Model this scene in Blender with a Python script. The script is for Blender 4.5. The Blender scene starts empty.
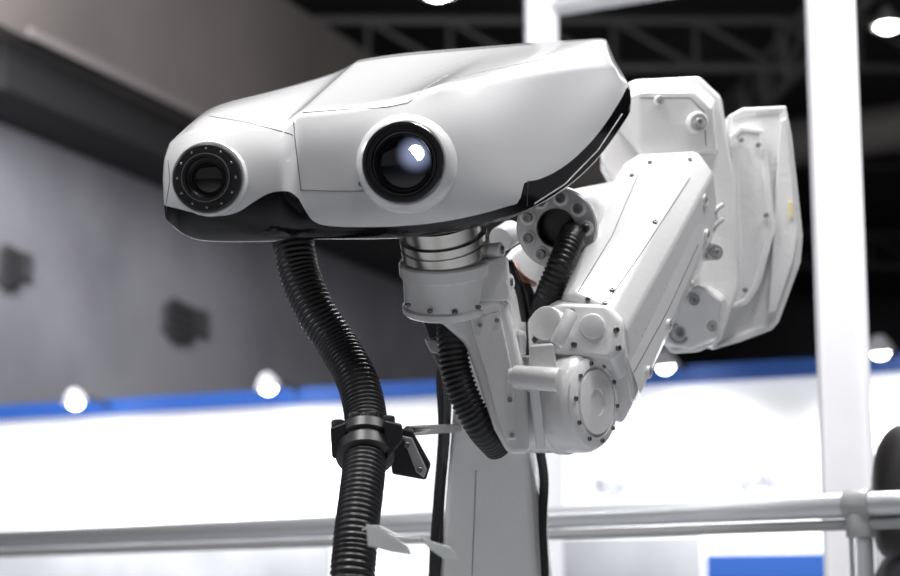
import bpy, bmesh, math, random
from mathutils import Vector, Matrix
random.seed(4)
sc = bpy.context.scene
F = 1875.0
CAM = Vector((0, 0, 1.5)); PITCH = math.radians(10)
FW = Vector((0, math.cos(PITCH), math.sin(PITCH))); UP = Vector((0, -math.sin(PITCH), math.cos(PITCH))); RT = Vector((1, 0, 0))
def W(px, py, d):
    return CAM + FW*d + RT*((px-450)/F*d) + UP*((288-py)/F*d)

# ------------------------------------------------------------------ materials
def mat(name, col, rough=0.5, metal=0.0, coat=0.0, noise=0.0, nscale=8.0, bump=0.0, bscale=60.0, emit=None, estr=0.0, spec=0.5, col2=None):
    m = bpy.data.materials.new(name); m.use_nodes = True
    nt = m.node_tree; b = nt.nodes['Principled BSDF']
    b.inputs['Base Color'].default_value = (*col, 1); b.inputs['Roughness'].default_value = rough
    b.inputs['Metallic'].default_value = metal; b.inputs['Coat Weight'].default_value = coat
    b.inputs['Coat Roughness'].default_value = 0.06
    b.inputs['Specular IOR Level'].default_value = spec
    if emit:
        b.inputs['Emission Color'].default_value = (*emit, 1); b.inputs['Emission Strength'].default_value = estr
    tc = nt.nodes.new('ShaderNodeTexCoord')
    if noise > 0 or col2:
        n = nt.nodes.new('ShaderNodeTexNoise'); n.inputs['Scale'].default_value = nscale; n.inputs['Detail'].default_value = 4
        nt.links.new(tc.outputs['Object'], n.inputs['Vector'])
        r = nt.nodes.new('ShaderNodeValToRGB')
        c2 = col2 if col2 else tuple(c*(1-noise) for c in col)
        r.color_ramp.elements[0].position = 0.35; r.color_ramp.elements[0].color = (*c2, 1)
        r.color_ramp.elements[1].position = 0.65; r.color_ramp.elements[1].color = (*col, 1)
        nt.links.new(n.outputs['Fac'], r.inputs['Fac']); nt.links.new(r.outputs['Color'], b.inputs['Base Color'])
    if bump > 0:
        n2 = nt.nodes.new('ShaderNodeTexNoise'); n2.inputs['Scale'].default_value = bscale; n2.inputs['Detail'].default_value = 3
        nt.links.new(tc.outputs['Object'], n2.inputs['Vector'])
        bp = nt.nodes.new('ShaderNodeBump'); bp.inputs['Strength'].default_value = bump; bp.inputs['Distance'].default_value = 0.004
        nt.links.new(n2.outputs['Fac'], bp.inputs['Height']); nt.links.new(bp.outputs['Normal'], b.inputs['Normal'])
    return m
WH = (0.80, 0.795, 0.795)
M_PAINT = mat('robot_white_paint', WH, 0.25, coat=0.55, noise=0.04, bump=0.18, bscale=90)
M_PAINT2 = mat('robot_grey_paint', (0.36, 0.36, 0.36), 0.4, coat=0.2, noise=0.05)
M_BLACK = mat('gloss_black', (0.008, 0.008, 0.010), 0.22, coat=0.3)
M_RUB = mat('hose_rubber', (0.016, 0.016, 0.018), 0.4, noise=0.3)
M_BLKP = mat('black_plastic', (0.012, 0.012, 0.014), 0.42)
M_STEEL = mat('brushed_steel', (0.62, 0.6, 0.57), 0.22, metal=1.0, noise=0.1, nscale=40)
M_BOLT = mat('bolt_steel', (0.2, 0.19, 0.19), 0.35, metal=0.8)
M_SEAM = mat('seam_gap', (0.09, 0.09, 0.09), 0.7)
M_PROJ = mat('projector_lamp', (0.8, 0.9, 1), 0.3, emit=(0.88, 0.94, 1.0), estr=14)
M_ORANGE = mat('orange_cable', (0.42, 0.15, 0.07), 0.5)
M_RED = mat('warning_label', (0.5, 0.16, 0.1), 0.5)
M_YEL = mat('yellow_label', (0.8, 0.68, 0.3), 0.5)
M_POST = mat('post_powder_coat', (0.86, 0.86, 0.89), 0.45, noise=0.03)
M_RAIL = mat('rail_aluminium', (0.62, 0.63, 0.65), 0.35, metal=0.7)

# ------------------------------------------------------------------ builders
def root(name, loc=(0, 0, 0)):
    e = bpy.data.objects.new(name, None); e.location = loc; e.empty_display_size = 0.1
    sc.collection.objects.link(e); bpy.context.view_layer.update(); return e
def finish(bm, name, m, parent=None, smooth=True, bevel=0, seg=3, angle=30, sub=0, mats=None):
    bmesh.ops.recalc_face_normals(bm, faces=bm.faces)
    me = bpy.data.meshes.new(name); bm.to_mesh(me); bm.free()
    o = bpy.data.objects.new(name, me); sc.collection.objects.link(o)
    for x in (mats or [m]): me.materials.append(x)
    if smooth:
        for p in me.polygons: p.use_smooth = True
    if bevel > 0:
        b = o.modifiers.new('bevel', 'BEVEL'); b.width = bevel; b.segments = seg; b.limit_method = 'ANGLE'; b.angle_limit = math.radians(angle); b.harden_normals = False
        w = o.modifiers.new('wn', 'WEIGHTED_NORMAL'); w.keep_sharp = False; w.weight = 100
    if sub:
        s = o.modifiers.new('sub', 'SUBSURF'); s.levels = sub; s.render_levels = sub
    if parent:
        o.parent = parent; o.matrix_parent_inverse = parent.matrix_world.inverted()
    return o
def hull(name, pts, m, parent=None, bevel=0.008, seg=4):
    bm = bmesh.new()
    for p in pts: bm.verts.new(p)
    r = bmesh.ops.convex_hull(bm, input=bm.verts)
    dead = [g for g in r['geom_interior'] if isinstance(g, bmesh.types.BMVert)]
    if dead: bmesh.ops.delete(bm, geom=dead, context='VERTS')
    bmesh.ops.dissolve_limit(bm, angle_limit=math.radians(4), verts=bm.verts, edges=bm.edges)
    return finish(bm, name, m, parent, bevel=bevel, seg=seg, angle=15)
def prism(name, poly, back, m, parent=None, bevel=0.006, inset=0, insetd=0, shrink=1.0):
    bm = bmesh.new()
    a = [bm.verts.new(p) for p in poly]
    c = sum((Vector(p) for p in poly), Vector())/len(poly)
    b = [bm.verts.new(c+(Vector(p)-c)*shrink+back) for p in poly]
    f = bm.faces.new(a); bm.faces.new(list(reversed(b)))
    n = len(poly)
    for i in range(n): bm.faces.new([a[i], b[i], b[(i+1) % n], a[(i+1) % n]])
    bmesh.ops.recalc_face_normals(bm, faces=bm.faces)
    if inset:
        bmesh.ops.inset_region(bm, faces=[f], thickness=inset, depth=0)
        bmesh.ops.inset_region(bm, faces=[f], thickness=abs(insetd), depth=insetd)
    return finish(bm, name, m, parent, bevel=bevel, angle=22)
def frame(ax):
    ax = ax.normalized(); t = Vector((0, 0, 1)) if abs(ax.z) < 0.9 else Vector((1, 0, 0))
    u = ax.cross(t).normalized(); v = ax.cross(u).normalized(); return u, v
def lathe(name, base, ax, prof, m, parent=None, seg=48, bevel=0, mats=None, mi=None):
    ax = Vector(ax).normalized(); u, v = frame(ax); bm = bmesh.new(); rings = []
    for r, t in prof:
        if r < 1e-6: rings.append([bm.verts.new(base+ax*t)])
        else: rings.append([bm.verts.new(base+ax*t+(u*math.cos(2*math.pi*i/seg)+v*math.sin(2*math.pi*i/seg))*r) for i in range(seg)])
    for k in range(len(rings)-1):
        A, B = rings[k], rings[k+1]
        for i in range(seg):
            j = (i+1) % seg
            if len(A) == 1 and len(B) == 1: continue
            if len(A) == 1: f = bm.faces.new([A[0], B[i], B[j]])
            elif len(B) == 1: f = bm.faces.new([A[i], A[j], B[0]])
            else: f = bm.faces.new([A[i], A[j], B[j], B[i]])
            if mi: f.material_index = mi[k]
    if len(rings[0]) > 1: bm.faces.new(rings[0])
    if len(rings[-1]) > 1: bm.faces.new(rings[-1])
    o = finish(bm, name, m, parent, mats=mats)
    md = o.modifiers.new('es', 'EDGE_SPLIT'); md.split_angle = math.radians(32)
    return o
def cyl(name, p0, p1, r, m, parent=None, r1=None, ch=0.003, seg=40):
    p0 = Vector(p0); p1 = Vector(p1); L = (p1-p0).length; r1 = r if r1 is None else r1
    ch = min(ch, L*0.3, r*0.4)
    c2 = ch*0.3
    return lathe(name, p0, p1-p0, [(0, 0), (r-ch, 0), (r-c2, c2), (r, ch), (r1, L-ch), (r1-c2, L-c2), (r1-ch, L), (0, L)], m, parent, seg)
def catmull(pts, n):
    P = [Vector(p) for p in pts]; P = [P[0]*2-P[1]]+P+[P[-1]*2-P[-2]]; out = []
    for i in range(1, len(P)-2):
        for k in range(n):
            t = k/n; a, b, c, d = P[i-1], P[i], P[i+1], P[i+2]
            out.append(0.5*((2*b)+(c-a)*t+(2*a-5*b+4*c-d)*t*t+(3*b-a-3*c+d)*t**3))
    out.append(P[-2]); return out
def tube(name, pts, r, m, parent=None, ribs=0.0, pitch=0.01, seg=20, n=24):
    path = catmull(pts, n)
    L = [0]
    for a, b in zip(path, path[1:]): L.append(L[-1]+(b-a).length)
    step = pitch/4 if ribs else max(L[-1]/(len(pts)*8), 0.003)
    N = max(4, int(L[-1]/step)); res = []; j = 0
    for i in range(N+1):
        s = L[-1]*i/N
        while j < len(L)-2 and L[j+1] < s: j += 1
        t = (s-L[j])/max(1e-9, L[j+1]-L[j]); res.append(path[j].lerp(path[j+1], t))
    bm = bmesh.new(); prev = None; u = None; rings = []
    for i, p in enumerate(res):
        T = (res[min(i+1, N)]-res[max(i-1, 0)]).normalized()
        if u is None: u, _ = frame(T)
        u = (u-T*u.dot(T)).normalized(); v = T.cross(u)
        rr = r + (ribs if (ribs and i % 4 in (1, 2)) else 0)
        rings.append([bm.verts.new(p+(u*math.cos(2*math.pi*k/seg)+v*math.sin(2*math.pi*k/seg))*rr) for k in range(seg)])
    for A, B in zip(rings, rings[1:]):
        for k in range(seg): bm.faces.new([A[k], A[(k+1) % seg], B[(k+1) % seg], B[k]])
    bm.faces.new(rings[0]); bm.faces.new(rings[-1])
    return finish(bm, name, m, parent)
def box(name, c, s, m, parent=None, bevel=0.0, rot=0.0):
    bm = bmesh.new(); bmesh.ops.create_cube(bm, size=1)
    for v in bm.verts:
        v.co = Matrix.Rotation(rot, 3, 'Z') @ Vector((v.co.x*s[0], v.co.y*s[1], v.co.z*s[2])) + Vector(c)
    return finish(bm, name, m, parent, smooth=bevel > 0, bevel=bevel)
def surf(o, px, py):
    bpy.context.view_layer.update()
    e = o.evaluated_get(bpy.context.evaluated_depsgraph_get())
    inv = e.matrix_world.inverted(); d = (W(px, py, 1)-CAM).normalized()
    ok, loc, nor, _ = e.ray_cast(inv @ CAM, inv.to_3x3() @ d)
    if not ok: return None, None
    loc = e.matrix_world @ loc; nor = (e.matrix_world.to_3x3() @ nor).normalized()
    if nor.dot(d) > 0: nor = -nor
    return loc, nor
def bolt(p, ax, r, parent, m=None, boss=0, name='bolt'):
    ax = Vector(ax).normalized()
    if boss:
        lathe(name+'_boss', p-ax*0.004, ax, [(0, 0), (boss, 0), (boss, 0.007), (boss*0.9, 0.009), (r*1.25, 0.009), (r*1.2, 0.004), (0, 0.004)], M_PAINT, parent, 24)
    h = r*0.8
    lathe(name, p, ax, [(r, 0), (r, h*0.8), (r*0.85, h), (r*0.5, h), (r*0.45, h*0.4), (0, h*0.4)], m or M_BOLT, parent, 16)
def seam(o, pts, parent, r=0.0007, name='panel_seam', m=None):
    P = []
    for (a, b) in zip(pts, pts[1:]):
        k = max(2, int(math.hypot(a[0]-b[0], a[1]-b[1])/5))
        for i in range(k):
            t = i/k; l, n = surf(o, a[0]+(b[0]-a[0])*t, a[1]+(b[1]-a[1])*t)
            if l: P.append(l)
    l, n = surf(o, *pts[-1])
    if l: P.append(l)
    if len(P) > 2: return tube(name, P, r, m or M_SEAM, parent, seg=6, n=2)

# ================================================================== SCANNER HEAD
scan = root('optical_scanner_head', W(400, 165, 3.05))
S = [
 [(165,219,2.93),(163,204,2.915),(162,180,2.91),(163,158,2.915),(169,143,2.93),(176,136,2.96),(186,130,3.0)],
 [(186,241,2.90),(182,222,2.868),(181,180,2.86),(182,150,2.868),(189,130,2.90),(198,115,2.97),(206,106,3.05)],
 [(218,243,2.90),(215,228,2.86),(214,180,2.85),(214,145,2.86),(218,126,2.885),(236,106,2.99),(256,95,3.12)],
 [(255,243,2.90),(250,228,2.86),(250,180,2.855),(250,146,2.862),(252,126,2.885),(275,102,3.02),(305,82,3.2)],
 [(286,242,2.91),(283,226,2.865),(282,180,2.862),(282,150,2.867),(282,126,2.892),(309,98,3.05),(341,71,3.27)],
 [(303,240,2.92),(302,226,2.890),(300,180,2.892),(299,140,2.892),(298,113,2.91),(328,87,3.09),(358,60,3.30)],
 [(345,240,2.92),(345,226,2.89),(345,175,2.89),(345,135,2.89),(345,109,2.91),(370,83,3.1),(398,53,3.33)],
 [(392,240,2.92),(392,225,2.885),(392,170,2.88),(392,125,2.885),(394,101,2.91),(427,77,3.1),(465,48,3.34)],
 [(432,237,2.92),(434,220,2.885),(435,165,2.875),(436,116,2.885),(438,86,2.92),(466,69,3.1),(515,44,3.35)],
 [(468,230,2.94),(472,211,2.91),(474,160,2.905),(476,114,2.925),(480,80,2.97),(512,61,3.12),(555,41,3.36)],
 [(502,222,2.98),(508,201,2.96),(511,155,2.965),(515,110,2.99),(524,74,3.04),(552,54,3.18),(587,39,3.38)],
 [(530,212,3.03),(536,186,3.03),(543,150,3.05),(552,105,3.09),(564,69,3.14),(584,51,3.25),(602,38,3.4)],
 [(566,191,3.12),(571,162,3.12),(582,125,3.15),(594,90,3.2),(602,65,3.25),(605,50,3.32),(607,40,3.4)],
 [(602,158,3.22),(608,136,3.23),(614,110,3.25),(618,85,3.28),(616,66,3.32),(611,54,3.36),(608,44,3.41)],
 [(631,112,3.33),(632,101,3.34),(631,90,3.36),(628,82,3.38),(621,70,3.4),(613,57,3.41),(609,45,3.42)],
]
bm = bmesh.new(); uvl = bm.loops.layers.uv.new('paint'); rings = []; uvof = {}
for i, st in enumerate(S):
    t = i/(len(S)-1); full = []
    b1 = st[0]; b7 = st[-1]
    dd = 0.22*min(1, 0.35+t*2) if t < 0.75 else 0.22*(1-(t-0.75)*3.4)
    full.append((b1[0]+(b7[0]-b1[0])*0.3, b1[1]-22, b1[2]+dd, 262))
    for p in st: full.append((*p, p[1]))
    full.append(((b1[0]*0.4+b7[0]*0.6), (b1[1]*0.45+b7[1]*0.55), max(b7[2], b1[2]+dd)+0.012, 150))
    ring = []
    for (px, py, d, vy) in full:
        v = bm.verts.new(W(px, py, d)); uvof[v] = (px/900, vy/576); ring.append(v)
    rings.append(ring)
cl = bm.edges.layers.float.new('crease_edge')
n = len(rings[0])
for A, B in zip(rings, rings[1:]):
    for k in range(n): bm.faces.new([A[k], A[(k+1) % n], B[(k+1) % n], B[k]])
bm.faces.new(rings[0]); bm.faces.new(list(reversed(rings[-1])))
for i in range(len(rings)-1):
    for lvl, c in ((1, 0.75), (5, 0.95), (7, 1.0)):
        if lvl == 5 and i >= 8: c = 0.55
        e = bm.edges.get((rings[i][lvl], rings[i+1][lvl]))
        if e: e[cl] = c
for k in range(n):
    e = bm.edges.get((rings[-1][k], rings[-1][(k+1) % n])); e[cl] = 0.9
    e = bm.edges.get((rings[0][k], rings[0][(k+1) % n])); e[cl] = 0.6
for k in range(5, 7):
    e = bm.edges.get((rings[8][k], rings[8][k+1])); e[cl] = 0.7
    e = bm.edges.get((rings[5][k], rings[5][k+1])); e[cl] = 0.6
for k in range(2, 5):
    e = bm.edges.get((rings[4][k], rings[4][k+1])); e[cl] = 0.6
    e = bm.edges.get((rings[5][k], rings[5][k+1])); e[cl] = 0.7
for f in bm.faces:
    for l in f.loops: l[uvl].uv = uvof[l.vert]
SH = (0.71, 0.71, 0.72)
mh = mat('scanner_shell_paint', SH, 0.12, coat=1.0)
nt = mh.node_tree; b = nt.nodes['Principled BSDF']
uv = nt.nodes.new('ShaderNodeUVMap'); uv.uv_map = 'paint'; sp = nt.nodes.new('ShaderNodeSeparateXYZ'); nt.links.new(uv.outputs['UV'], sp.inputs[0])
fc = nt.nodes.new('ShaderNodeFloatCurve'); cu = fc.mapping.curves[0]
bd = [(160,206),(175,208),(195,213),(215,216),(235,213),(255,201),(270,193),(285,191),(297,197),(305,210),(315,222),(330,226),(360,227),(400,226),(440,222),(480,214),(505,207),(519,202),(523,184),(540,179),(560,169),(585,148),(605,124),(620,101),(632,84)]
cu.points[0].location = (0, 206/576); cu.points[1].location = (1, 80/576)
for x, y in bd: cu.points.new(x/900, y/576)
for p in cu.points: p.handle_type = 'AUTO_CLAMPED'
fc.mapping.update()
nt.links.new(sp.outputs['X'], fc.inputs['Value'])
gt = nt.nodes.new('ShaderNodeMath'); gt.operation = 'SUBTRACT'; nt.links.new(sp.outputs['Y'], gt.inputs[0]); nt.links.new(fc.outputs[0], gt.inputs[1])
mr = nt.nodes.new('ShaderNodeMapRange'); mr.inputs['From Min'].default_value = -0.0006; mr.inputs['From Max'].default_value = 0.0006
nt.links.new(gt.outputs[0], mr.inputs['Value'])
mx = nt.nodes.new('ShaderNodeMix'); mx.data_type = 'RGBA'; mx.inputs['A'].default_value = (*SH, 1); mx.inputs['B'].default_value = (0.004, 0.004, 0.005, 1)
nt.links.new(mr.outputs[0], mx.inputs['Factor']); nt.links.new(mx.outputs['Result'], b.inputs['Base Color'])
for sock, lo_, hi_ in (('Coat Weight', 1.0, 0.15), ('Specular IOR Level', 0.5, 0.28)):
    q_ = nt.nodes.new('ShaderNodeMapRange'); q_.inputs['To Min'].default_value = lo_; q_.inputs['To Max'].default_value = hi_
    nt.links.new(mr.outputs[0], q_.inputs['Value']); nt.links.new(q_.outputs[0], b.inputs[sock])
shell = finish(bm, 'shell', mh, scan, sub=3)
for s in ([(209,116),(245,122),(284,132),(293,135)], [(293,114),(295,140),(298,165),(301,190)], [(300,190),(330,191),(366,191)],
          [(297,113),(340,110),(388,107),(408,103),(425,88),(452,72)],
          [(527,206),(528,180)], [(455,78),(520,64),(596,49)], [(168,160),(170,180),(166,205)]):
    seam(shell, s, scan)
seam(shell, [(534,204),(565,184),(598,150),(622,114)], scan, 0.0014, 'trim_strip', M_PAINT2)
# projector lens
ax = (-FW + RT*-0.12 + UP*0.02).normalized()
k = 2.875/F
c = W(404, 163, 2.868)
M_BEZ = mat('bezel_paint', SH, 0.2, coat=0.6)
lathe('projector_bezel', c-ax*0.034, ax, [(51*k, 0), (50*k, 0.022), (47*k, 0.030), (44.5*k, 0.034), (42.5*k, 0.036), (41*k, 0.036), (40*k, 0.030), (0, 0.020)], M_BEZ, scan, 64)
lathe('projector_barrel', c-ax*0.004, ax, [(41*k, 0.0), (41*k, 0.018), (40*k, 0.021), (37*k, 0.021), (36*k, 0.016), (34.5*k, 0.016), (33.5*k, 0.019), (32*k, 0.019), (31*k, 0.011), (29.5*k, 0.010), (28.5*k, 0.012), (27.5*k, 0.010), (26.5*k, 0.004), (0, 0.002)], M_BLACK, scan, 64)
pc = c+RT*(12*k)+UP*(9*k)+ax*0.0070
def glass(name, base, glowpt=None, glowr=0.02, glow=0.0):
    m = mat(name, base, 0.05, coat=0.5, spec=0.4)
    if glowpt is not None:   # soft bluish halo of the lit optics, painted as emission on the glass
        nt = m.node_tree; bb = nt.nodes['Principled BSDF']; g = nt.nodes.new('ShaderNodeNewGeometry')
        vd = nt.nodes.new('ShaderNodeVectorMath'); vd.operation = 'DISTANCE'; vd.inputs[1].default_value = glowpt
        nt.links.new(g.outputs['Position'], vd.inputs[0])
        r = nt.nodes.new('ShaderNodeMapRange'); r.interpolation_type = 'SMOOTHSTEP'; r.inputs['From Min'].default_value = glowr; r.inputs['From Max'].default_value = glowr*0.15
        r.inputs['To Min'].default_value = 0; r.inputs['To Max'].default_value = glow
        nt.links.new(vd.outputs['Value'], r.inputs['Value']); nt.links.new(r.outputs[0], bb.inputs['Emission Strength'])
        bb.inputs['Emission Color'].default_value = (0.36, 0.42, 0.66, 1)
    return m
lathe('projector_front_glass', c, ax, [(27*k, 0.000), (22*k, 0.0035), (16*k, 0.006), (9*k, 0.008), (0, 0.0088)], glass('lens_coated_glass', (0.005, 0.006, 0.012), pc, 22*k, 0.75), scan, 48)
lathe('projector_lamp_disc', pc-ax*0.0004, ax, [(8.5*k, 0.0), (7.5*k, 0.0018), (0, 0.0024)], M_PROJ, scan, 20)
# camera lens (stands proud of the pod)
c2 = W(207, 178, 2.832); k2 = 2.832/F
ax2 = (-FW + RT*-0.08).normalized()
lathe('camera_bezel', c2-ax2*0.045, ax2, [(38*k2, 0), (38*k2, 0.032), (37*k2, 0.036), (35*k2, 0.037), (0, 0.026)], M_BEZ, scan, 64)
lathe('camera_ring', c2-ax2*0.018, ax2, [(35*k2, 0), (35*k2, 0.020), (33*k2, 0.022), (25*k2, 0.022), (24*k2, 0.030), (21*k2, 0.030), (20*k2, 0.019), (18*k2, 0.017), (17*k2, 0.014), (0, 0.012)], M_BLKP, scan, 64)
lathe('camera_front_glass', c2-ax2*0.005, ax2, [(17.5*k2, 0.0), (13*k2, 0.0028), (7*k2, 0.005), (0, 0.006)], glass('camera_glass', (0.016, 0.015, 0.016)), scan, 48)
lathe('camera_rim', c2-ax2*0.003, ax2, [(24.7*k2, -0.014), (24.7*k2, 0.012), (24.3*k2, 0.0155), (23.8*k2, 0.0155), (23.4*k2, 0.013), (23.4*k2, -0.014)], M_STEEL, scan, 64)
u, v = frame(ax2)
for i in range(12):
    a = 2*math.pi*i/12
    bolt(c2+ax2*0.0035+(u*math.cos(a)+v*math.sin(a))*29.5*k2, ax2, 0.0018, scan, M_STEEL, name='ring_screw')
l, nn = surf(shell, 361, 184); bolt(l-nn*0.001, nn, 0.0045, scan, M_STEEL, name='shell_screw')

# ================================================================== ROBOT ARM
rob = root('industrial_robot_arm', (W(495, 576, 3.6).x, W(495, 576, 3.6).y, 0))
P = 3.05/F
f0 = W(447, 262, 3.07); f1 = W(441, 222, 3.04); fa = f1-f0
lathe('tool_flange', f0, fa, [(44*P, 0), (44*P, 0.012), (42.5*P, 0.013), (42.5*P, 0.017), (44*P, 0.018), (44*P, 0.034), (42*P, 0.035), (42*P, 0.038), (44*P, 0.039), (44*P, 0.05), (40*P, 0.052), (40*P, 0.075), (0, 0.075)], M_STEEL, rob, 64)
c0 = W(450, 306, 3.09)
lathe('wrist_collar', c0, f0-c0+fa*0.1, [(20*P, -0.02), (46*P, -0.006), (48*P, -0.003), (48.5*P, 0.002), (48.5*P, 0.006), (46*P, 0.009), (45.5*P, 0.045), (46*P, 0.058), (48.5*P, 0.060), (48.5*P, 0.078), (47*P, 0.081), (30*P, 0.081)], M_PAINT, rob, 64)
for (x, y, r) in ((496,250,8), (498,268,7), (505,282,9), (489,292,7)):
    cyl('collar_lug', W(x-14, y+2, 3.06), W(x+6, y, 3.04), r*P, M_PAINT, rob)
    bolt(W(x+5, y, 3.04), RT, 4*P, rob)
hull('collar_side_block', [W(x, y, d) for x, y in ((470,262),(508,256),(512,300),(470,305)) for d in (3.03, 3.12)], M_PAINT, rob, 0.006)
hull('wrist_neck', [W(x, y, d) for x, y, d in ((410,304,3.08),(440,308,3.02),(500,300,3.03),(510,300,3.1),(440,325,3.05),(512,328,3.05),(440,322,3.14),(512,328,3.14),(410,304,3.12))], M_PAINT, rob, 0.008)
for (x, y) in ((408,304),(430,310),(455,311),(478,306)):
    bolt(W(x, y, 3.015), -UP-FW*0.4, 3*P, rob)
wl = [(418,306),(505,298),(513,320),(520,350),(528,380),(530,455),(508,455),(494,430),(481,390),(466,345),(440,322)]
link = prism('wrist_link', [W(x, y, 3.04) for x, y in wl], FW*0.11, M_PAINT, rob, 0.012, shrink=0.98)
cover = [(470,318),(500,312),(506,340),(514,378),(516,440),(506,440),(496,415),(486,375),(474,338)]
prism('wrist_link_cover', [W(x, y, 3.032) for x, y in cover], FW*0.02, M_PAINT, rob, 0.003)
for (x, y) in ((480,325),(497,320),(510,400),(512,435)):
    bolt(W(x, y, 3.031), -FW, 2.6*P, rob, M_PAINT2)
tube('wrist_dress_hose', [W(452,308,3.12), W(452,335,3.08), W(456,370,3.07), W(467,402,3.07), W(482,428,3.08), W(498,446,3.12)], 14*P, M_RUB, rob, ribs=2*P, pitch=0.0085)
h0 = W(522, 404, 3.17); h1 = W(600, 402, 3.08); ha = (h1-h0).normalized()
lathe('wrist_hub', h0, ha, [(0, -0.012), (38*P, -0.012), (46*P, -0.006), (50*P, 0.004), (51*P, 0.03), (51*P, 0.075), (53*P, 0.078), (53*P, 0.088), (51*P, 0.09), (51*P, 0.127), (49*P, 0.134), (46*P, 0.138)], M_PAINT, rob, 72)
lathe('wrist_hub_cap', h0+ha*0.136, ha, [(46*P, 0), (46*P, 0.006), (43*P, 0.010), (36*P, 0.012), (35.5*P, 0.005), (33*P, 0.005), (32.5*P, 0.013), (14*P, 0.015), (13*P, 0.011), (0, 0.011)], M_PAINT, rob, 72)
u, v = frame(ha)
for i in range(10):
    a = 2*math.pi*i/10
    bolt(h0+ha*0.147+(u*math.cos(a)+v*math.sin(a))*40*P, ha, 2.6*P, rob)
cyl('hub_lug_barrel', W(514,377,3.03), W(560,380,3.0), 12*P, M_PAINT, rob, ch=0.004)
cyl('hub_lug_pin', W(508,376,3.035), W(520,377,3.03), 8*P, M_PAINT, rob)
hull('hub_lug_web', [W(x, y, d) for x, y in ((530,345),(554,343),(560,390),(526,392)) for d in (3.03, 3.1)], M_PAINT, rob, 0.005)
cyl('hub_rib', W(534,388,3.02), W(541,448,3.05), 5*P, M_PAINT, rob)
cyl('hub_rib', W(556,345,3.04), W(572,312,3.06), 7*P, M_PAINT, rob)
YK = hull('forearm_yoke', [W(x, y, d) for (x, y, d) in ((527,318,3.1),(560,304,3.1),(608,306,3.09),(622,322,3.09),(626,350,3.09),(612,358,3.07),(530,350,3.08),(560,298,3.25),(625,312,3.22),(630,400,3.25),(530,372,3.25))], M_PAINT, rob, 0.007)
cyl('yoke_top_boss', W(545,323,3.075), W(575,336,3.2), 18*P, M_PAINT, rob, ch=0.005)
cyl('yoke_top_boss', W(592,326,3.075), W(600,332,3.2), 13*P, M_PAINT, rob, ch=0.005)
hull('yoke_fork', [W(x, y, d) for (x, y, d) in ((606,345,3.15),(626,348,3.15),(632,405,3.17),(622,424,3.18),(608,420,3.2),(640,330,3.3),(640,400,3.3),(606,350,3.3))], M_PAINT, rob, 0.006)
for (x, y) in ((572,312),(616,330),(618,348),(535,340),(574,345)):
    l, nn = surf(YK, x, y)
    if l: bolt(l, nn, 3.2*P, rob)
FA = hull('forearm', [W(*p) for p in ((560,300,3.16),(570,292,3.15),(612,310,3.12),(626,330,3.13),(634,400,3.18),(626,412,3.22),(580,400,3.3),
     (600,205,3.42),(624,163,3.56),(640,153,3.55),(698,150,3.5),(714,172,3.5),(719,222,3.55),(700,272,3.65),(640,290,3.75),(600,250,3.72))], M_PAINT, rob, 0.008, 5)
FS = hull('forearm_side_plate', [W(*p) for p in ((622,345,3.13),(640,395,3.185),(704,262,3.58),(716,215,3.53),(708,190,3.48),(690,215,3.44), (650,330,3.4))], M_PAINT, rob, 0.004)
seam(FA, [(600,312),(640,255),(690,178)], rob, 0.0009)
seam(FA, [(578,292),(612,236),(640,170)], rob, 0.0009)
seam(FA, [(640,168),(690,166)], rob, 0.0009)
seam(FS, [(634,372),(668,310),(698,245)], rob, 0.0009)
for (x, y) in ((626,358),(648,372),(668,325),(690,285),(706,235),(704,200)):
    l, nn = surf(FS, x, y)
    if l: bolt(l, nn, 4*P, rob, M_PAINT2, boss=7*P)
for (x, y) in ((588,300),(605,303),(690,160),(650,163),(632,176),(612,290),(655,222)):
    l, nn = surf(FA, x, y)
    if l: bolt(l, nn, 2.8*P, rob)
for i in range(7):
    l, nn = surf(FS, 642+i*3.2, 335-i*7)
    if l: lathe('warning_text', l-nn*0.001, nn, [(0.0032, 0), (0.0032, 0.0015), (0, 0.0015)], M_RED, rob, 5)
eb = [(606,100),(614,88),(636,79),(700,76),(722,97),(727,135),(736,180),(740,285),(722,340),(700,352),(672,354),(660,335),(650,250),(600,160)]
EH = prism('elbow_housing', [W(x, y, 3.66) for x, y in eb], FW*0.26+RT*0.02, M_PAINT, rob, 0.008)
EC = hull('elbow_top_cap', [W(*p) for p in ((618,100,3.6),(640,92,3.58),(696,92,3.58),(712,108,3.58),(716,150,3.6),(640,156,3.6),(618,130,3.62),(610,94,3.75),(718,92,3.75),(722,160,3.75))], M_PAINT, rob, 0.005)
hull('elbow_lower_gearbox', [W(*p) for p in ((655,300,3.6),(700,285,3.57),(722,300,3.58),(716,338,3.6),(690,350,3.62),(660,345,3.65),(650,300,3.8),(730,290,3.8),(720,345,3.8))], M_PAINT, rob, 0.007)
seam(EC, [(640,98),(690,98),(704,112),(706,146)], rob, 0.0009)
for (x, y, d, bo) in ((699,122,3.575,11),(679,333,3.61,14),(716,252,3.55,9),(712,326,3.59,7),(628,122,3.61,6),(660,100,3.575,5),(694,300,3.575,7)):
    ax3 = (-FW+RT*0.25).normalized(); pp = W(x, y, d)
    cyl('housing_boss', pp-ax3*0.06, pp, bo*P*1.15, M_PAINT, rob)
    bolt(pp, ax3, bo*P*0.45, rob, M_PAINT2)
    lathe('boss_ring', pp-ax3*0.002, ax3, [(bo*P*0.95, 0), (bo*P*0.9, 0.004), (bo*P*0.72, 0.004), (bo*P*0.7, -0.004)], M_PAINT2, rob, 32)
mc = [(728,116),(742,108),(786,106),(792,135),(797,180),(803,236),(801,262),(779,322),(772,330),(740,342),(712,350),(722,300),(737,250),(730,160)]
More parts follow.
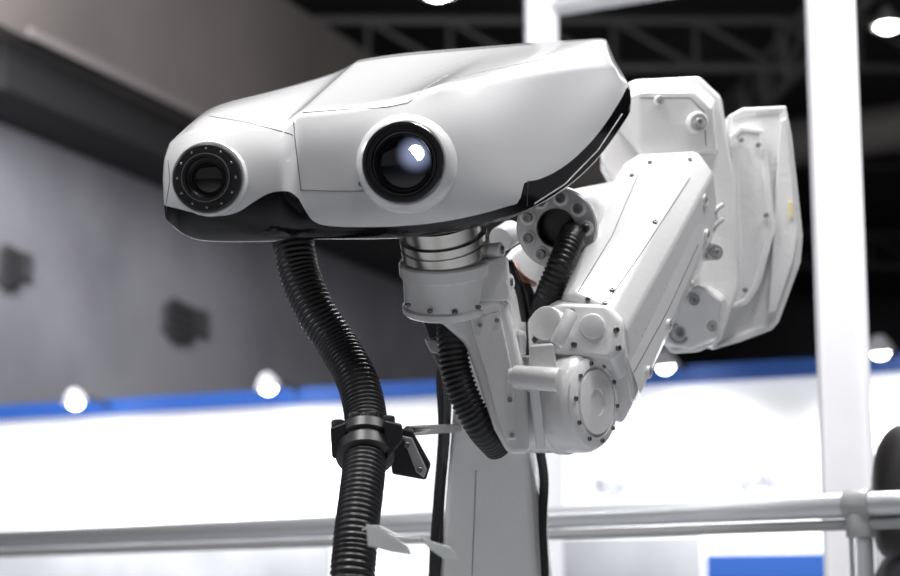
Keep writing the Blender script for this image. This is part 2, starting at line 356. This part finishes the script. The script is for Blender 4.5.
prism('motor_cover', [W(x, y, 3.76) for x, y in mc], FW*0.2+RT*0.01, M_PAINT, rob, 0.007, inset=0.012, insetd=-0.005)
mc2 = [(731,136),(740,126),(764,130),(770,180),(776,228),(760,286),(748,304),(722,312),(736,256)]
prism('motor_cover_panel', [W(x, y, 3.735) for x, y in mc2], FW*0.05, M_PAINT, rob, 0.004, inset=0.010, insetd=-0.003)
hull('motor_cover_rib', [W(x, y, d) for x, y in ((780,120),(786,118),(798,232),(794,260),(776,312),(768,314),(788,236)) for d in (3.745, 3.8)], M_PAINT, rob, 0.004)
for (x, y) in ((741,140),(758,145),(745,290),(766,215)):
    bolt(W(x, y, 3.732), -FW, 3.5*P, rob, M_PAINT2)
hull('yellow_label', [W(x, y, d) for x, y in ((789,202),(792,202),(793,218),(790,218)) for d in (3.741, 3.75)], M_YEL, rob, 0.0005)
for y in (225, 240):
    tube('elbow_handle', [W(708,y+18,3.56), W(706,y,3.53), W(716,y-15,3.53), W(722,y-20,3.58)], 3*P, M_PAINT2, rob)
r0 = W(556, 228, 3.30); ra = (-FW + RT*-0.3 + UP*-0.12).normalized(); u, v = frame(ra)
Q = 3.34/F
M_FL = mat('flange_cast_grey', (0.5, 0.5, 0.5), 0.35, metal=0.3)
lathe('hollow_axis_flange', r0-ra*0.05, ra, [(36*Q, 0), (38*Q, 0.03), (41*Q, 0.032), (41*Q, 0.046), (39.5*Q, 0.05), (20*Q, 0.05), (19*Q, 0.046), (18*Q, 0.02), (0, 0.02)], M_FL, rob, 64, mats=[M_FL, M_BLKP], mi=[0, 0, 0, 0, 0, 0, 1, 1])
for i in range(9):
    a = 2*math.pi*(i+0.4)/9; bp_ = r0+(u*math.cos(a)+v*math.sin(a))*30*Q
    lathe('flange_washer', bp_, ra, [(8*Q, 0), (8*Q, 0.002), (7*Q, 0.003), (0, 0.003)], M_PAINT, rob, 24)
    bolt(bp_+ra*0.002, ra, 5*Q, rob, M_BOLT)
cyl('upper_axis_housing', r0-ra*0.045, W(655, 225, 3.9), 34*Q, M_PAINT, rob, r1=60*Q)
cyl('axis_side_block', W(512,232,3.42), W(500,240,3.38), 13*Q, M_PAINT, rob)
tube('axis_dress_hose', [W(575,232,3.42), W(573,234,3.32), W(570,242,3.25), W(560,266,3.22), W(549,294,3.23), W(541,325,3.28), W(538,380,3.36)], 12*Q, M_RUB, rob, ribs=1.3*Q, pitch=0.008)
tube('orange_cable', [W(514,264,3.36), W(518,272,3.34), W(526,280,3.34), W(534,284,3.40)], 3.0*Q, M_ORANGE, rob)
tube('black_cable', [W(508,262,3.3), W(520,290,3.28), W(526,320,3.3)], 5*Q, M_RUB, rob)
tube('black_cable', [W(522,280,3.36), W(530,300,3.34), W(532,335,3.36)], 6*Q, M_RUB, rob)
def ext(a, b, z):
    t = (z-a.z)/(b.z-a.z); return a+(b-a)*t
tops = [(458,340,3.42),(518,330,3.42),(533,336,3.52),(470,330,3.7),(530,330,3.7)]
bots = [(440,576,3.46),(536,576,3.46),(551,576,3.56),(448,576,3.76),(551,576,3.76)]
pts = [W(*p) for p in tops]
pts += [ext(W(*a), W(*b), 0.62) for a, b in zip(tops, bots)]
LA = hull('lower_arm', pts, M_PAINT, rob, 0.010)
cx, cy = rob.location.x, rob.location.y+0.02
hull('upper_link', [W(*p) for p in ((470,345,3.5),(528,345,3.5),(505,250,3.5),(560,215,3.55),(640,250,3.75),(600,330,3.75),(480,330,3.75))], M_PAINT, rob, 0.02)
lathe('base_turret', Vector((cx, cy, 0)), (0, 0, 1), [(0.36, 0), (0.36, 0.04), (0.30, 0.05), (0.27, 0.12), (0.27, 0.36), (0.30, 0.38), (0.30, 0.5), (0.25, 0.6), (0.16, 0.7), (0.0, 0.7)], M_PAINT, rob, 64)
seam(LA, [(476,470),(472,575)], rob, 0.0008)
tube('arm_cable', [W(452,345,3.4), W(441,372,3.42), W(443,430,3.44), W(438,500,3.46), W(434,560,3.46), W(430,700,3.5), W(440,900,3.6)], 5*Q, M_RUB, rob)
tube('arm_cable', [W(430,322,3.3), W(436,350,3.3), W(447,385,3.35), W(446,440,3.42), W(440,520,3.5), W(436,700,3.5)], 4*Q, M_RUB, rob)
tube('arm_cable', [W(538,440,3.45), W(544,480,3.5), W(542,530,3.5), W(545,600,3.5), W(545,800,3.5)], 5*Q, M_RUB, rob)
hull('cable_connector', [W(x, y, d) for x, y in ((422,318),(446,316),(448,334),(430,340)) for d in (3.16, 3.24)], M_BLKP, rob, 0.004)
hull('cable_connector', [W(x, y, d) for x, y in ((424,338),(442,340),(444,356),(430,352)) for d in (3.2, 3.28)], M_PAINT2, rob, 0.004)

# ================================================================== BIG HOSE + CLAMP
hz = root('corrugated_hose', W(368, 440, 3.0))
hp = [W(291,225,3.06), W(294,245,3.05), W(300,275,3.04), W(316,312,3.02), W(338,346,3.0), W(356,378,2.96), W(365,412,2.92), W(366,445,2.87), W(361,495,2.8), W(355,545,2.75), W(352,610,2.72), W(360,760,2.75)]
e = hp[-1]; hp += [Vector((e.x+0.02, e.y+0.1, 0.6)), Vector((e.x+0.1, e.y+0.25, 0.2)), Vector((e.x+0.15, e.y+0.35, 0.05))]
tube('hose', hp, 18.8*P, M_RUB, hz, ribs=1.7*P, pitch=0.0085, seg=28)
tube('hose_cuff', [W(291,232,3.06), W(294,246,3.05)], 21*P, M_BLKP, hz)
M_STRIP = mat('pale_strip_mat', (0.78, 0.80, 0.78), 0.5)  # thin pale strips and tie, put in for white blurs by the hose
for nm, pl in (('pale_strip_1', ((366,524,2.5),(384,530,2.48),(408,546,2.46),(412,555,2.46),(392,552,2.47),(368,546,2.5))), ('pale_strip_2', ((420,534,2.48),(432,542,2.47),(450,547,2.46),(458,559,2.46),(444,559,2.47),(428,548,2.48)))):
    prism(nm, [W(*p) for p in pl], FW*0.002, M_STRIP, hz, 0.0005)
tube('pale_strip_tie', [W(362,530,2.72), W(378,526,2.6), W(400,536,2.50), W(424,538,2.48)], 0.001, M_STRIP, hz, seg=6)
cb = root('hose_clamp_bracket', W(368, 440, 2.88))
ca = (W(364,420,2.9)-W(364,462,2.84)).normalized(); cc = W(365,458,2.855)
R = 2.87/F
lathe('clamp_ring', cc, ca, [(24*R, -0.004), (29*R, 0.0), (29*R, 0.018), (26*R, 0.021), (26*R, 0.026), (30*R, 0.029), (30*R, 0.046), (24*R, 0.05)], M_BLKP, cb, 40)
hull('clamp_ear', [W(x, y, d) for x, y in ((330,428),(346,422),(348,462),(332,458)) for d in (2.85, 2.9)], M_BLKP, cb, 0.004)
hull('clamp_ear', [W(x, y, d) for x, y in ((384,420),(402,424),(403,440),(386,462)) for d in (2.84, 2.92)], M_BLKP, cb, 0.004)
for (x, y) in ((338,420),(354,413),(372,412),(388,416)):
    cyl('clamp_knob', W(x, y+12, 2.87), W(x, y, 2.875), 7*R, M_BLKP, cb)
hull('bracket_arm', [W(x, y, d) for x, y in ((388,426),(412,430),(431,464),(426,480),(392,474)) for d in (2.93, 2.965)], M_BLKP, cb, 0.004)
prism('bracket_plate', [W(x, y, 2.915) for x, y in ((402,436),(412,438),(427,470),(424,478),(416,472))], FW*0.01, M_PAINT2, cb, 0.002)
cyl('bracket_rod', W(408,431,2.95), W(458,428,3.44), 4.5*Q, M_STEEL, cb)
for (x, y) in ((407,445),(420,470)): bolt(W(x, y, 2.913), -FW, 3*R, cb, M_BOLT)

# ================================================================== POST, RAIL
CEIL = 9.0
dP = 4.8
pp = W(840.5, 288, dP)
pr = root('steel_post', (pp.x, pp.y, 0))
box('post_profile', (pp.x, pp.y, CEIL/2), (0.125, 0.06, CEIL), M_POST, pr, 0.006)
box('post_side_channel', (pp.x+0.052, pp.y-0.034, CEIL/2), (0.012, 0.012, CEIL), M_POST, pr, 0.002)
box('post_base_plate', (pp.x, pp.y, 0.01), (0.22, 0.2, 0.02), M_POST, pr, 0.004)
p2 = W(541, 20, 8.0)
pr2 = root('steel_post.001', (p2.x, p2.y, 0))
box('post_profile', (p2.x, p2.y, CEIL/2), (0.14, 0.14, CEIL), M_POST, pr2, 0.01)
box('post_base_plate', (p2.x, p2.y, 0.01), (0.3, 0.3, 0.02), M_POST, pr2, 0.004)
zr = 1.5+0.242
def atz(px, py, z):
    d0 = W(px, py, 1)-CAM; t = (z-CAM.z)/d0.z; return CAM+d0*t
ra_ = atz(930, 502, zr); rb_ = atz(0, 540, zr); dirr = (rb_-ra_).normalized()
gr = root('guard_rail', (ra_.x, ra_.y, 0))
cyl('rail_tube', ra_-dirr*0.02, rb_+dirr*2.0, 0.027, M_RAIL, gr)
cyl('rail_tube_seat', ra_-dirr*0.02-Vector((0,0,0.042)), rb_+dirr*2.0-Vector((0,0,0.042)), 0.012, M_PAINT2, gr)
for zz in (1.3, 0.75, 0.2):
    a = Vector((ra_.x, ra_.y, zz)); cyl('rail_lower_tube', a-dirr*0.02, Vector((rb_.x, rb_.y, zz))+dirr*2, 0.018, M_RAIL, gr)
L = (rb_-ra_).length
def onrail(px):
    best = min((i/400 for i in range(-100, 700)), key=lambda t: abs(((ra_+dirr*L*t)-CAM).dot(RT)/((ra_+dirr*L*t)-CAM).dot(FW)*F+450-px)); return ra_+dirr*L*best
for px in (860, 492):
    q = onrail(px); cyl('rail_stanchion', (q.x, q.y, 0), (q.x, q.y, zr), 0.026, M_RAIL, gr)
    cyl('rail_clamp', q-dirr*0.03, q+dirr*0.03, 0.034, M_PAINT2, gr)
    cyl('stanchion_collar', (q.x, q.y, zr-0.07), (q.x, q.y, zr-0.02), 0.031, M_PAINT2, gr)
    cyl('stanchion_foot', (q.x, q.y, 0), (q.x, q.y, 0.015), 0.07, M_RAIL, gr)

# ================================================================== HALL
M_FLOOR = mat('hall_carpet', (0.42, 0.43, 0.45), 0.9, noise=0.15, nscale=3)
M_CEIL = mat('dark_ceiling', (0.06, 0.055, 0.056), 0.9, noise=0.6, nscale=0.5)
M_WALLG = mat('concrete_wall', (0.38, 0.38, 0.41), 0.9, col2=(0.22, 0.22, 0.245), nscale=0.45)
M_BULK = mat('bulkhead_cladding', (0.20, 0.178, 0.165), 0.8, col2=(0.12, 0.108, 0.102), nscale=0.3)
M_DARK = mat('dark_steel', (0.022, 0.022, 0.023), 0.7)
M_VENT = mat('vent_dark_grey', (0.09, 0.09, 0.095), 0.8)  # one even dark grey for hood and duct
M_BOOTH = mat('booth_wall_glow', (0.88, 0.89, 0.91), 0.8, emit=(0.95, 0.97, 1.0), estr=0.36)  # white wall; added emission imitates its spotlit brightness
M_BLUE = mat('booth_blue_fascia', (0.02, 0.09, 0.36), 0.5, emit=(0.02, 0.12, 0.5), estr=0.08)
M_GREYP = mat('booth_grey_graphic', (0.30, 0.31, 0.34), 0.7, noise=0.3, nscale=2)
M_LGREY = mat('booth_light_counter', (0.46, 0.47, 0.50), 0.7, noise=0.25, nscale=1.5)
M_LAMP = mat('lamp_glow', (1, 1, 1), 0.4, emit=(1.0, 0.97, 0.92), estr=30)
M_DIM = mat('dim_lamp', (1, 1, 1), 0.5, emit=(1, 1, 1), estr=0.5)
box('floor', (0, 17, -0.05), (70, 60, 0.1), M_FLOOR)
box('ceiling', (0, 17, CEIL+0.05), (70, 60, 0.1), M_CEIL)
def wallseg(name, a, b, z0, z1, th, m, parent=None):
    a = Vector((a.x, a.y, 0)); b = Vector((b.x, b.y, 0)); dv = b-a; n_ = Vector((-dv.y, dv.x, 0)).normalized()
    if n_.y < 0: n_ = -n_
    bm = bmesh.new(); vs = []
    for z in (z0, z1):
        for p in (a, b, b+n_*th, a+n_*th): vs.append(bm.verts.new((p.x, p.y, z)))
    for f in ((0,1,2,3),(4,5,6,7),(0,1,5,4),(1,2,6,5),(2,3,7,6),(3,0,4,7)): bm.faces.new([vs[i] for i in f])
    return finish(bm, name, m, parent, smooth=False)
box('wall_far', (0, 44, CEIL/2), (70, 0.3, CEIL), mat('far_wall', (0.09, 0.09, 0.10), 0.9, noise=0.6, nscale=0.3))
A = W(0, 288, 16); B = W(400, 288, 23.8); dv = (B-A); dv.z = 0
A2 = A-dv*0.12; B2 = A+dv*1.75
wallseg('wall_left', A2, B2, 0, 5.75, 0.4, M_WALLG)
nrm = Vector((-dv.y, dv.x, 0)).normalized(); nrm = nrm if nrm.y > 0 else -nrm
hb = root('hall_bulkhead', (A.x, A.y, 0))
wallseg('bulkhead_face', A2-nrm*0.9-dv*0.2, B2-nrm*0.9, 6.1, 7.8, 1.3, M_BULK, hb)
wallseg('bulkhead_edge_beam', A2-nrm*0.7, B2-nrm*0.7, 5.7, 6.1, 0.7, M_DARK, hb)
wallseg('bulkhead_trim', A2-nrm*0.93, B2-nrm*0.93, 6.1, 6.18, 0.1, mat('trim_grey', (0.22, 0.20, 0.195), 0.6), hb)
def on_wall(px, py):
    d0 = W(px, py, 1)-CAM; t = (A-CAM).dot(nrm)/d0.dot(nrm); return CAM+d0*t
nv = 0; d1 = dv.normalized()
for (px, py, w_, h_) in ((6,268,0.42,0.42),(176,322,0.72,0.46)):
    q = on_wall(px, py); nm = 'wall_vent' if nv == 0 else 'wall_vent.%03d' % nv; nv += 1
    r = root(nm, q-nrm*0.05)
    hull('vent_hood', [q+d1*w_*a*0.9-nrm*dd+Vector((0, 0, h_*b_)) for a, b_ in ((-0.5,0.25),(-0.2,0.5),(0.3,0.42),(0.5,0.05),(0.35,-0.4),(-0.15,-0.5),(-0.5,-0.25)) for dd in (0.0, 0.06)], M_VENT, r, 0.03)
    for j in range(4):
        zz = (j-1.5)*h_*0.2; cyl('louvre', q-nrm*0.07+Vector((0, 0, zz))-d1*w_*0.3, q-nrm*0.07+Vector((0, 0, zz))+d1*w_*0.3, 0.015, M_DARK, r, seg=8)
    hull('vent_duct', [q+d1*(w_*a+0.5*w_)-nrm*dd+Vector((0, 0, h_*b_+0.05)) for a, b_ in ((-0.3,0.3),(0.3,0.3),(0.3,-0.3),(-0.3,-0.3)) for dd in (0.0, 0.05)], M_VENT, r, 0.03)
BL = atz(0, 407, 3.02); BR = atz(900, 355, 3.02); bdv = BR-BL; bn = Vector((-bdv.y, bdv.x, 0)).normalized(); bn = bn if bn.y > 0 else -bn
b0 = BL-bdv*0.12; b1 = BR+bdv*0.3
bw = root('exhibition_booth', (BL.x, BL.y, 0))
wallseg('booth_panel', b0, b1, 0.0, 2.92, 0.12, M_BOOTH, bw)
wallseg('booth_fascia', b0-bn*0.05, b1-bn*0.05, 2.92, 3.025, 0.22, M_BLUE, bw)
def on_booth(px, py, off=0.0):
    d0 = W(px, py, 1)-CAM; t = (BL-bn*off-CAM).dot(bn)/d0.dot(bn); return CAM+d0*t
for (x0, x1, y0, y1, m_) in ((708,828,553,640,M_BLUE),(-90,330,522,640,M_LGREY),(560,700,536,640,M_LGREY),(880,960,440,640,M_GREYP)):
    q0 = on_booth(x0, y1, 0.02); q1 = on_booth(x1, y0, 0.02)
    wallseg('booth_graphic', q0, q1, q0.z, q1.z, 0.015, m_, bw)
for i in range(26):
    x0 = 596+i*7; hgt = random.uniform(8, 34); y1 = 494-i*0.3+random.uniform(-4, 4)
    q0 = on_booth(x0, y1, 0.02); q1 = on_booth(x0+random.uniform(4, 7), y1-hgt, 0.02)
    wallseg('booth_print', q0, q1, q0.z, q1.z, 0.012, M_LGREY if i % 3 else M_GREYP, bw)
nl = 0
for (px, py) in ((75,402),(268,387),(665,365),(880,351)):
    q = on_booth(px, py, 0.45); nm = 'booth_spotlight' if nl == 0 else 'booth_spotlight.%03d' % nl; nl += 1
    r = root(nm, q)
    lathe('lamp_head', q, Vector((0, 0, -1))+bn*0.3, [(0.03, -0.09), (0.06, -0.05), (0.085, 0.0), (0.075, 0.0), (0.0, -0.02)], M_POST, r, 24)
    lathe('lamp_bulb', q, Vector((0, 0, -1))-bn*0.5, [(0.0, 0.04), (0.035, 0.03), (0.052, 0.0), (0.035, -0.02), (0, -0.03)], M_LAMP, r, 20)
    cyl('lamp_arm', q+Vector((0, 0, 0.06)), q+bn*0.40+Vector((0,0,0.02)), 0.013, M_DARK, r, seg=10)
    li = bpy.data.lights.new('spot', 'SPOT'); li.energy = 130; li.spot_size = math.radians(130); li.spot_blend = 0.9; li.shadow_soft_size = 0.1
    lo = bpy.data.objects.new('spot_light', li); sc.collection.objects.link(lo); lo.location = q+Vector((0, 0, -0.1))-bn*0.05
    lo.rotation_euler = (Vector((0, 0, -1))+bn*0.5).to_track_quat('-Z', 'Y').to_euler(); lo.parent = r; lo.matrix_parent_inverse = r.matrix_world.inverted()
def truss(name, a, b, h=0.6, m=M_DARK):
    r = root(name, a); a = Vector(a); b = Vector(b); n_ = max(3, int((b-a).length/1.0)); dn = Vector((0, 0, -h))
    cyl('chord', a, b, 0.06, m, r, seg=8); cyl('chord', a+dn, b+dn, 0.06, m, r, seg=8)
    for i in range(n_):
        p = a.lerp(b, i/n_); q = a.lerp(b, (i+1)/n_); cyl('web', p, q+dn, 0.035, m, r, seg=6); cyl('web', q, q+dn, 0.035, m, r, seg=6)
M_TR = mat('truss_grey', (0.09, 0.085, 0.085), 0.6)
ti = 0
for (a, b) in (((3,12,8.6),(14,40,8.6)), ((-2,18,8.7),(20,18,8.7)), ((-8,27,8.7),(25,27,8.7)), ((5,9,8.2),(2,42,8.2)), ((-8,14,8.8),(0,40,8.8)), ((0,35,8.7),(30,35,8.7)), ((-8,22,8.7),(25,22,8.7))):
    truss('ceiling_truss' if ti == 0 else 'ceiling_truss.%03d' % ti, a, b, 0.6, M_TR); ti += 1
dr = root('ceiling_duct', (4, 24, 8)); cyl('duct_tube', (-3, 30, 7.9), (12, 20, 7.9), 0.32, mat('duct_metal', (0.2, 0.18, 0.17), 0.6), dr, seg=24)
nl = 0
for (px, py, d) in ((888,27,20),(438,-6,17),(620,22,26),(745,62,30)):
    q = W(px, py, d); r = root('high_bay_lamp' if nl == 0 else 'high_bay_lamp.%03d' % nl, q); nl += 1
    s_ = 0.62
    lathe('lamp_reflector', q, (0, 0, -1), [(0.05*s_, -0.35*s_), (0.12*s_, -0.25*s_), (0.27*s_, 0.0), (0.25*s_, 0.0), (0.1*s_, -0.2*s_), (0, -0.2*s_)], M_PAINT2, r, 24)
    lathe('lamp_bulb', q, (0, 0, -1), [(0, -0.15*s_), (0.14*s_, -0.05*s_), (0.19*s_, 0.0), (0.1*s_, 0.06*s_), (0, 0.08*s_)], M_LAMP if nl < 3 else M_DIM, r, 20)
    cyl('lamp_stem', q+Vector((0, 0, 0.2)), (q.x, q.y, CEIL), 0.02, M_DARK, r, seg=8)
hbm = root('overhead_sign_beam', W(600, 2, 8)); cyl('beam_tube', W(548,9,8.0), W(700,-16,7.4), 0.035, M_POST, hbm)

# ================================================================== VISITOR at the right edge
vb = W(931, 440, 4.3); vx, vy = vb.x, vb.y
def skinmesh(name, verts, edges, radii, m, parent, sub=2):
    me = bpy.data.meshes.new(name); me.from_pydata(verts, edges, []); me.materials.append(m)
    o = bpy.data.objects.new(name, me); sc.collection.objects.link(o)
    s = o.modifiers.new('skin', 'SKIN'); s.use_smooth_shade = True
    for v, r in zip(me.skin_vertices[0].data, radii): v.radius = r if isinstance(r, tuple) else (r, r)
    me.skin_vertices[0].data[0].use_root = True
    ss = o.modifiers.new('sub', 'SUBSURF'); ss.levels = sub; ss.render_levels = sub
    o.parent = parent; o.matrix_parent_inverse = parent.matrix_world.inverted(); return o
vis = root('standing_visitor', (vx, vy, 0))
M_COAT = mat('dark_jacket', (0.015, 0.016, 0.022), 0.8, noise=0.3); M_SKIN = mat('skin', (0.5, 0.32, 0.24), 0.5); M_HAIR = mat('dark_hair', (0.012, 0.01, 0.01), 0.5)
def v_(x, y, z): return (vx-x, vy+y, z*1.075)
skinmesh('body', [v_(0,0,0.98), v_(0,0,1.15), v_(0,0,1.35), v_(0.0,0,1.5), v_(0.01,0,1.58),
   v_(0,-0.18,1.50), v_(-0.02,-0.21,1.24), v_(-0.06,-0.19,1.0), v_(0,0.18,1.50), v_(-0.02,0.22,1.24), v_(-0.06,0.20,1.0),
   v_(0,-0.1,0.92), v_(0,-0.11,0.5), v_(0.02,-0.11,0.1), v_(0,0.1,0.92), v_(-0.05,0.12,0.5), v_(-0.02,0.12,0.1)],
   [(0,1),(1,2),(2,3),(3,4),(3,5),(5,6),(6,7),(3,8),(8,9),(9,10),(0,11),(11,12),(12,13),(0,14),(14,15),(15,16)],
   [0.14,0.13,0.16,0.14,0.09,0.08,0.05,0.04,0.08,0.05,0.04,0.09,0.065,0.05,0.09,0.065,0.05], M_COAT, vis)
skinmesh('head', [v_(0.01,0,1.54), v_(0.0,0,1.62), v_(-0.01,0,1.69), v_(0,0,1.77), v_(-0.09,0,1.685)], [(0,1),(1,2),(2,3),(2,4)], [0.05,0.062,0.088,0.075,0.018], M_SKIN, vis)
skinmesh('hair', [v_(0.04,0,1.50), v_(0.04,0,1.58), v_(0.035,0,1.66), v_(0.03,0,1.74), v_(0.0,0,1.80)], [(0,1),(1,2),(2,3),(3,4)], [0.10,0.11,0.115,0.115,0.08], M_HAIR, vis)
for s in (-1, 1):
    hx = v_(-0.07, s*0.19, 0.93); skinmesh('hand', [v_(-0.06, s*0.19, 1.0), hx], [(0, 1)], [0.03, 0.035], M_SKIN, vis)
    for i in range(5):
        fx = -0.03+0.02*i if i < 4 else 0.045
        b_ = (hx[0]+fx*0.9, hx[1], hx[2]-0.01+(0.02 if i == 4 else 0)); l_ = (0.07, 0.08, 0.085, 0.07, 0.05)[i]
        skinmesh('finger', [b_, (b_[0]+(0.01 if i < 4 else 0.03), b_[1], b_[2]-l_*0.6), (b_[0]+0.022+(0.01 if i == 4 else 0), b_[1], b_[2]-l_)], [(0, 1), (1, 2)], [0.009, 0.009, 0.007], M_SKIN, vis, 1)
    skinmesh('shoe', [v_(0.03, s*0.115, 0.05), v_(-0.08, s*0.115, 0.045), v_(-0.19, s*0.115, 0.035)], [(0, 1), (1, 2)], [0.045, 0.045, 0.03], M_BLKP, vis)

# ================================================================== LIGHTS
def area(name, loc, tgt, size, e, col=(1, 1, 1), sy=None):
    li = bpy.data.lights.new(name, 'AREA'); li.energy = e; li.size = size; li.color = col
    if sy: li.shape = 'RECTANGLE'; li.size_y = sy
    o = bpy.data.objects.new(name, li); sc.collection.objects.link(o); o.location = loc
    o.rotation_euler = (Vector(tgt)-Vector(loc)).to_track_quat('-Z', 'Y').to_euler(); return o
area('hall_light_key', (-0.9, 2.2, 5.4), (0, 3.1, 2.0), 0.9, 125, (1, 0.98, 0.96))
area('hall_light_back', (1.2, 5.6, 5.8), (0.3, 3.3, 2.0), 1.2, 350, (0.97, 0.98, 1))
area('hall_light_left', (-3.2, 2.5, 3.6), (0, 3.1, 2.0), 0.6, 26, (0.95, 0.97, 1))
area('head_gloss_strip', (1.2, 2.9, 4.9), (0.3, 3.2, 2.0), 0.25, 95, (1, 1, 1), 2.0)  # added strip light for a highlight streak on the scanner head
for i, lp in enumerate(((0.5, 1.6, 4.4), (-0.9, 2.2, 4.6), (0.9, 2.4, 4.2))):
    area('glint_light_%d' % i, lp, (0, 3.1, 2.0), 0.12, 12)  # small lights added for crisp specular dots on the gloss
area('hall_light_wall', (-3, 10, 7.0), (-7, 18, 4.5), 4, 900, (0.97, 0.96, 1))
w = bpy.data.worlds.new('World'); sc.world = w; w.use_nodes = True
w.node_tree.nodes['Background'].inputs[0].default_value = (0.80, 0.79, 0.84, 1); w.node_tree.nodes['Background'].inputs[1].default_value = 0.24
try:
    sc.view_settings.view_transform = 'Standard'
except Exception: pass
# ================================================================== CAMERA
cd = bpy.data.cameras.new('camera'); cam = bpy.data.objects.new('camera', cd); sc.collection.objects.link(cam)
cam.location = CAM; cam.rotation_euler = (math.radians(90)+PITCH, 0, 0); cd.lens = 75; cd.sensor_width = 36
cd.dof.use_dof = True; cd.dof.focus_distance = 3.03; cd.dof.aperture_fstop = 3.2; cd.clip_end = 200
sc.camera = cam
